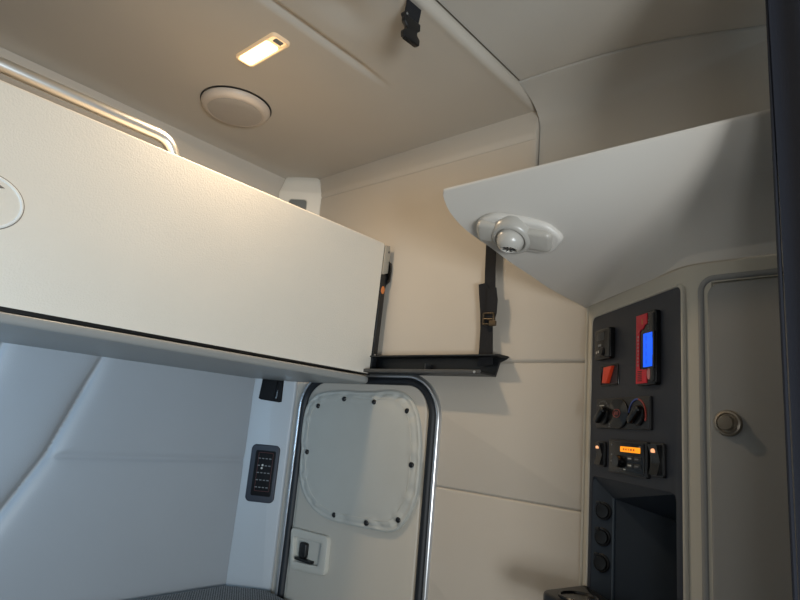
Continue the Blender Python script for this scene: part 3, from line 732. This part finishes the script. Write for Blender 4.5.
for cx_ in (.118, .272):
    kb = bpy.data.objects.new('rotary_knob', None); COL.objects.link(kb); kb.parent = g
    bm = bmesh.new(); lathe(bm, KF, [(.024, .007), (.024, .012), (.022, .014), (.0001, .014)], 36, cx_, zc - .004, 1.05, .9); link('knob_disc', bm, black, kb)
    KB = Fr(KF.p(cx_, zc - .004, 0), KF.x * .75 + Vector((0, 0, .55)), Vector((0, 0, .75)) - KF.x * .5)
    bm = bmesh.new(); rbox(bm, KB, -.025, .025, -.0085, .0085, .012, .024, .008, .004); link('knob_grip', bm, gloss, kb)
for k in range(7):
    a = pi * (.22 + .09 * k); stamp(KF, .112 + .034 * cos(a) - .001, .112 + .034 * cos(a) + .0022, zc - .004 + .031 * sin(a), zc + .031 * sin(a) + .0005, .008, dimw, g)
bm = bmesh.new(); A = [(.268 + .034 * cos(a), zc - .004 + .033 * sin(a)) for a in lin(pi * .95, pi * .45, 10)]
ribbon(bm, [KF.p(x, y, .009) for x, y in A], [.002] * 10, KF.z, .003); link('blue_arc', bm, mat('blue_print', (60, 80, 150), .5), g)
bm = bmesh.new(); A = [(.268 + .034 * cos(a), zc - .004 + .033 * sin(a)) for a in lin(pi * .45, -pi * .12, 12)]
ribbon(bm, [KF.p(x, y, .009) for x, y in A], [.002] * 12, KF.z, .003); link('red_arc', bm, redprint, g)
stamp(KF, .097, .120, 1.538, 1.5405, .0085, white, g); stamp(KF, .143, .151, 1.490, 1.4925, .0085, dimw, g); stamp(KF, .145, .149, 1.4945, 1.499, .0085, dimw, g)
settle(g, KF.p(.197, 1.487, .002)); g.location += KF.x * .009
# heater controller with orange display
g = thing('heater_controller', 'square black heater controller with an orange lit display at the centre of the console', 'heater control')
hx = rect(KF, (611, 440), (649, 476))
bm = bmesh.new(); rbox(bm, KF, .150, .308, 1.392, 1.463, .001, .010, .003, .002); link('bezel', bm, black, g)
bm = bmesh.new(); rbox(bm, KF, .156, .300, 1.397, 1.459, .006, .0125, .002, .001); link('front_face', bm, gloss, g)
ox = rect(KF, (618.5, 446), (638, 453.5), .013)
stamp(KF, ox[0], ox[1], ox[2], ox[3], .0127, orlcd, g, 'display', .001)
for k, (w_, x_) in enumerate(((.006, .012), (.006, .022), (.004, .034), (.007, .042), (.007, .053))):
    stamp(KF, ox[0] + x_, ox[0] + x_ + w_, (ox[2] + ox[3]) / 2 - .0022, (ox[2] + ox[3]) / 2 + .0022, .0134, ordk, g, 'glyph', .0005, .0002)
for a, b in ((.166, 1.429), (.166, 1.415), (.166, 1.450), (.284, 1.450)): stamp(KF, a, a + .006, b, b + .0035, .0127, dimw, g)
for a, b, m_ in ((.244, 1.425, white), (.244, 1.411, white), (.272, 1.425, dimw), (.272, 1.411, dimw)):
    bm = bmesh.new(); rbox(bm, KF, a - .006, a + .020, b - .003, b + .0065, .012, .0145, .002, .001); bt = link('button', bm, black, g)
    stamp(KF, a, a + .013, b, b + .003, .0147, m_, g)
bm = bmesh.new(); lathe(bm, KF, [(.014, .012), (.014, .022), (.0125, .024), (.0001, .024)], 32, .206, 1.418, 1.1, .95); link('knob', bm, gloss, g)
stamp(KF, .222, .230, 1.4015, 1.404, .0127, white, g)
settle(g, KF.p(.229, 1.392, .002)); g.location += KF.x * .008
# rocker switches either side
for (x0, x1, z0, z1, lab) in ((.080, .124, 1.400, 1.457, 'narrow black rocker switch with lit amber symbol, left of the orange display'), (.314, .362, 1.398, 1.463, 'narrow black rocker switch with lit amber symbol, right of the orange display')):
    g = thing('rocker_switch', lab, 'switch', group='rocker switches beside the orange display')
    bm = bmesh.new(); rbox(bm, KF, x0, x1, z0, z1, .001, .008, .006, .002); link('switch_frame', bm, black, g)
    bm = bmesh.new(); xm = (x0 + x1) / 2; rows = []
    for t in lin(0, 1, 12):
        z = z0 + .004 + (z1 - z0 - .008) * t; c = .010 + .007 * abs(t - .45) * 2
        rows.append([bm.verts.new(KF.p(x, z, cc)) for x, cc in ((x0 + .008, .005), (x0 + .009, c), (x1 - .009, c), (x1 - .008, .005))])
    for i in range(11):
        for j in range(3): bm.faces.new((rows[i][j], rows[i][j + 1], rows[i + 1][j + 1], rows[i + 1][j]))
    bm.faces.new(rows[0]); bm.faces.new(rows[-1]); link('rocker', bm, gloss, g)
    bm = bmesh.new(); zz = z0 + (z1 - z0) * .70; rbox(bm, KF, xm - .008, xm + .006, zz, zz + .007, .012, .0155, .002, .0003); rbox(bm, KF, xm - .004, xm + .004, zz + .005, zz + .0115, .012, .0158, .002, .0003)
    link('lit_symbol', bm, amberled, g)
    settle(g, KF.p(xm, z0, .002)); g.location += KF.x * .010
# drink tray projecting at the foot
tr = thing('cup_holder_tray', 'glossy black cup holder tray jutting out below the console', 'cup holder')
TZ = 1.125
bm = bmesh.new()
pts = [(1.430, .634), (1.285, .668), (1.262, .655), (1.235, .60), (1.16, .50), (1.10, .42), (1.135, .345), (1.165, .342)]
po = roundpoly(pts, .012, 4)
prism(bm, WORLD, po, TZ - .05, TZ, .008, 4); link('tray_body', bm, black, tr, ang=50)
for (x, y) in ((1.288, .585), (1.19, .47)):
    bm = bmesh.new(); F = Fr((x, y, TZ), (1, 0, 0)); F.x = Vector((1, 0, 0)); F.y = Vector((0, 1, 0)); F.z = Vector((0, 0, 1))
    lathe(bm, F, [(.044, -.002), (.044, .004), (.042, .006), (.039, .0055), (.037, .002), (.0001, .0012)], 40); link('cup_ring', bm, gloss, tr)
settle(tr, (1.28, .50, TZ - .05)); tr.location += Vector((.004, -.008, 0))

# ------------------------------------------------------------ overhead cabinet
oh = thing('overhead_cabinet', 'pale grey moulded overhead cabinet with a sloping underside above the console', 'overhead cabinet')
def zu(x):
    q = (1.45 - x) / .45; return 1.797 + .2 * (.52 * q + .48 * max(0, q) ** 6)
def slope(x): return (zu(x + .001) - zu(x - .001)) / .002
def on_under(u, v):
    r = ray(u, v); lo, hi = .9, 2.2
    for _ in range(50):
        m_ = (lo + hi) / 2; p = CAM + r * m_
        if p.z > zu(p.x): hi = m_
        else: lo = m_
    return CAM + r * lo
outl = [(1.456, .660)]
for u_, v_ in ((577, 306), (567, 300.5), (556, 294.5), (545, 288), (530, 277), (515, 267), (500, 256), (487, 246), (475, 238), (465, 230), (457, 222), (450, 213), (445, 203), (443, 196)):
    q_ = on_under(u_, v_); outl.append((min(q_.x, 1.454), q_.y))
q_ = on_under(444, 192); outl.append((q_.x, q_.y)); XL, YL = q_.x, q_.y
# cumulative parameter along the outline
L_ = [0]
for a, b in zip(outl, outl[1:]): L_.append(L_[-1] + math.dist(a, b))
def outline(t):
    s = t * L_[-1]
    for i in range(len(L_) - 1):
        if s <= L_[i + 1] + 1e-9:
            k = (s - L_[i]) / (L_[i + 1] - L_[i]); return Vector((outl[i][0] + (outl[i + 1][0] - outl[i][0]) * k, outl[i][1] + (outl[i + 1][1] - outl[i][1]) * k))
    return Vector(outl[-1])
Bp = [P0 + dirc * d for d in lin(0, .397, 16)] + path_pts(.04, 8)[1:] + [onD(d) for d in (.08, .12)] + [P2 + (P3 - P2) * k for k in lin(.05, 1, 12)]
Bl = [0]
for a, b in zip(Bp, Bp[1:]): Bl.append(Bl[-1] + (a - b).length)
Ltot = Bl[-1]
y_end = P3.y - .0
rowsU, rowsT = [], []
T = [0, .01, .02, .035, .05, .07] + lin(.10, .93, 26) + [.95, .97, .985, 1.0]
for B, s in zip(Bp, Bl):
    k = s / Ltot; ly = YL + (y_end - YL) * k
    Lp = Vector((XL, ly)); B2 = Vector((B.x, B.y))
    base0 = lambda t: Vector((outl[0][0], outl[0][1])).lerp(Vector(outl[-1]), t)
    wgt = max(0, 1 - s / .30) ** 2
    ru = [Vector((B2.x, B2.y, ZT + .0025))]
    zb_ = zu(B2.x)
    rr = min(.05, max(.0, (zb_ - ZT)))             # fillet size
    nb = 5
    h0 = max(0, zb_ - ZT - rr)
    for q in range(1, nb): ru.append(Vector((B2.x, B2.y, ZT + .0025 + h0 * q / nb)))
    dirL = (Lp - B2).normalized(); full = (Lp - B2).length
    for t in T:
        p = B2.lerp(Lp, t) + (outline(t) - base0(t)) * wgt
        z = zu(p.x); dist = t * full
        if dist < rr * 1.6 and rr > 1e-4:
            e = 1 - dist / (rr * 1.6); z -= rr * (e ** 2.4)
        if t > .94: z += .001 * ((t - .94) / .06) ** 2
        ru.append(Vector((p.x, p.y, z)))
    rowsU.append(ru)
bm = bmesh.new(); A = [[bm.verts.new(p) for p in r] for r in rowsU]
n = len(A[0])
# lip and top skin
T2 = []
for r in rowsU:
    l = r[-1]; prev = r[-8]; d = (l - prev).normalized()
    ext = [l + d * .002 + Vector((0, 0, .002)), l + d * .0022 + Vector((0, 0, .005)), l - d * .004 + Vector((0, 0, .0075))]
    back = [p + Vector((0, 0, .012 + .0 * i)) for i, p in enumerate(reversed(r[5:-4]))]
    T2.append(ext + back)
Bv = [[bm.verts.new(p) for p in r] for r in T2]
for i in range(len(A) - 1):
    for j in range(n - 1): bm.faces.new((A[i][j], A[i][j + 1], A[i + 1][j + 1], A[i + 1][j]))
    bm.faces.new((A[i][-1], Bv[i][0], Bv[i + 1][0], A[i + 1][-1]))
    for j in range(len(Bv[0]) - 1): bm.faces.new((Bv[i][j], Bv[i][j + 1], Bv[i + 1][j + 1], Bv[i + 1][j]))
for e_ in (0, -1):
    ra, rb = A[e_], Bv[e_]
    top_ = rb[::-1]                               # from inner to lip
    m = min(len(ra) - 5, len(top_))
    for j in range(m - 1):
        try: bm.faces.new((ra[5 + j], ra[6 + j], top_[j + 1], top_[j]))
        except ValueError: pass
link('underside_shell', bm, ohm, oh, ang=75)
settle(oh, (1.30, .35, ZT + .003))
# eyeball lamp on the underside
c_ = on_under(516, 232); nz = Vector((slope(c_.x), 0, -1)).normalized()
exv = (on_under(560, 236) - on_under(480, 222)).normalized()
RF = Fr(c_, exv); RF.z = nz; RF.y = nz.cross(RF.x).normalized(); RF.x = RF.y.cross(nz)
rl = thing('reading_light', 'grey swivel eyeball reading light on an oblong base under the overhead cabinet', 'reading light')
bm = bmesh.new(); prism(bm, RF, roundpoly([(-.094, -.030), (-.045, -.044), (.045, -.048), (.085, -.042), (.112, .010), (.075, .044), (.000, .050), (-.055, .046), (-.094, .018)], .020, 5), -.002, .012, .010, 4); link('base_pad', bm, ohm, rl, ang=60)
for sgn in (-1, 1):
    bm = bmesh.new(); rbox(bm, RF, *(sorted((sgn * .018, sgn * .086))), -.026, .030, .006, .026, .014, .010, n=6); link('side_shoulder', bm, mat('lamp_housing', (176, 171, 162), .32), rl, ang=60)
bm = bmesh.new(); lathe(bm, RF, [(.050, .004), (.049, .014), (.046, .024), (.041, .031), (.036, .032), (.033, .029), (.031, .020), (.0001, .020)], 48, -.004, 0); link('collar', bm, mat('lamp_collar', (172, 168, 160), .28), rl, ang=50)
BC = RF.p(-.004, 0, .027); aim = Vector((-.10, .05, -1)).normalized()
EF = Fr(BC, RF.x); EF.z = aim; EF.x = aim.cross(RF.y).normalized(); EF.y = aim.cross(EF.x).normalized(); EF.x = EF.y.cross(EF.z)
bm = bmesh.new(); prof = [(.0315 * sin(a), -.0315 * cos(a)) for a in lin(.05, pi * .80, 22)] + [(.0165, .0240), (.0160, .0200), (.0001, .0190)]
lathe(bm, EF, prof, 40); ball = link('eyeball', bm, mat('lamp_eyeball', (180, 176, 168), .26), rl, ang=50)
bm = bmesh.new(); lathe(bm, EF, [(.0155, .0180), (.0155, .0215), (.0001, .0235)], 28); link('lens', bm, chrome, rl)
bm = bmesh.new()
for k in range(4):
    a = pi * k / 4 + .3; d = EF.x * cos(a) + EF.y * sin(a); tube(bm, [EF.p(0, 0, .0232) - d * .0150, EF.p(0, 0, .0232) + d * .0150], .0010, 6)
link('lens_ribs', bm, black, rl)
settle(rl, c_)

# ------------------------------------------------------------ dark curtain at the near side
bm = bmesh.new(); P = []
for t in lin(0, 1, 90):
    y = .134 - t * .66; env = min(1, t * 14)
    x = .935 + .016 * sin(t * 44 + 2.0) * env
    P.append([Vector((x + .004 * sin(z * 2 + t * 9), y + .003 * sin(z * 3), z)) for z in lin(.30, 2.38, 20)])
sheet(bm, P, Vector((.003, 0, 0)))
cu = thing('sleeper_curtain', 'dark navy fabric curtain hanging down at the near right edge', 'curtain')
link('curtain_cloth', bm, curtm, cu, ang=80)
bm = bmesh.new(); tube(bm, [(.937, .136, .30), (.937, .136, 1.4), (.937, .136, 2.38)], .003, 8); link('hem', bm, curtm, cu)
bm = bmesh.new(); box(bm, .92, .955, -.53, .138, 2.38, 2.415, .004); link('curtain_track', bm, black, cu)
settle(cu, (.937, -.17, .30))

# ------------------------------------------------------------ lower bunk mattress
mt = thing('lower_bunk_mattress', 'lower bunk mattress in grey mesh fabric with light piped edge in the rear corner', 'mattress')
mp_ = [(-.70, 1.30), (1.30, 1.30), (1.405, 1.36), (1.437, 1.80), (1.335, 1.932), (-.70, 1.936)]
po = roundpoly(mp_, .022, 6)
bm = bmesh.new(); prism(bm, WORLD, po, .62, .838, .03, 5, back=.02); link('mattress_body', bm, meshm, mt, ang=60)
pi_ = inset(po if area2(po) > 0 else po[::-1], .004)
bm = bmesh.new(); tube(bm, [(x, y, .822) for x, y in pi_] + [(pi_[0][0], pi_[0][1], .822)], .0045, 8); link('piping', bm, plastic, mt)
settle(mt, (.35, 1.6, .62))
bm = bmesh.new(); box(bm, -.72, 1.42, 1.28, 1.92, .0, .615, .01)
tag(link('bunk_storage_box', bm, trayu), 'plain grey storage box under the lower bunk mattress', 'storage box')
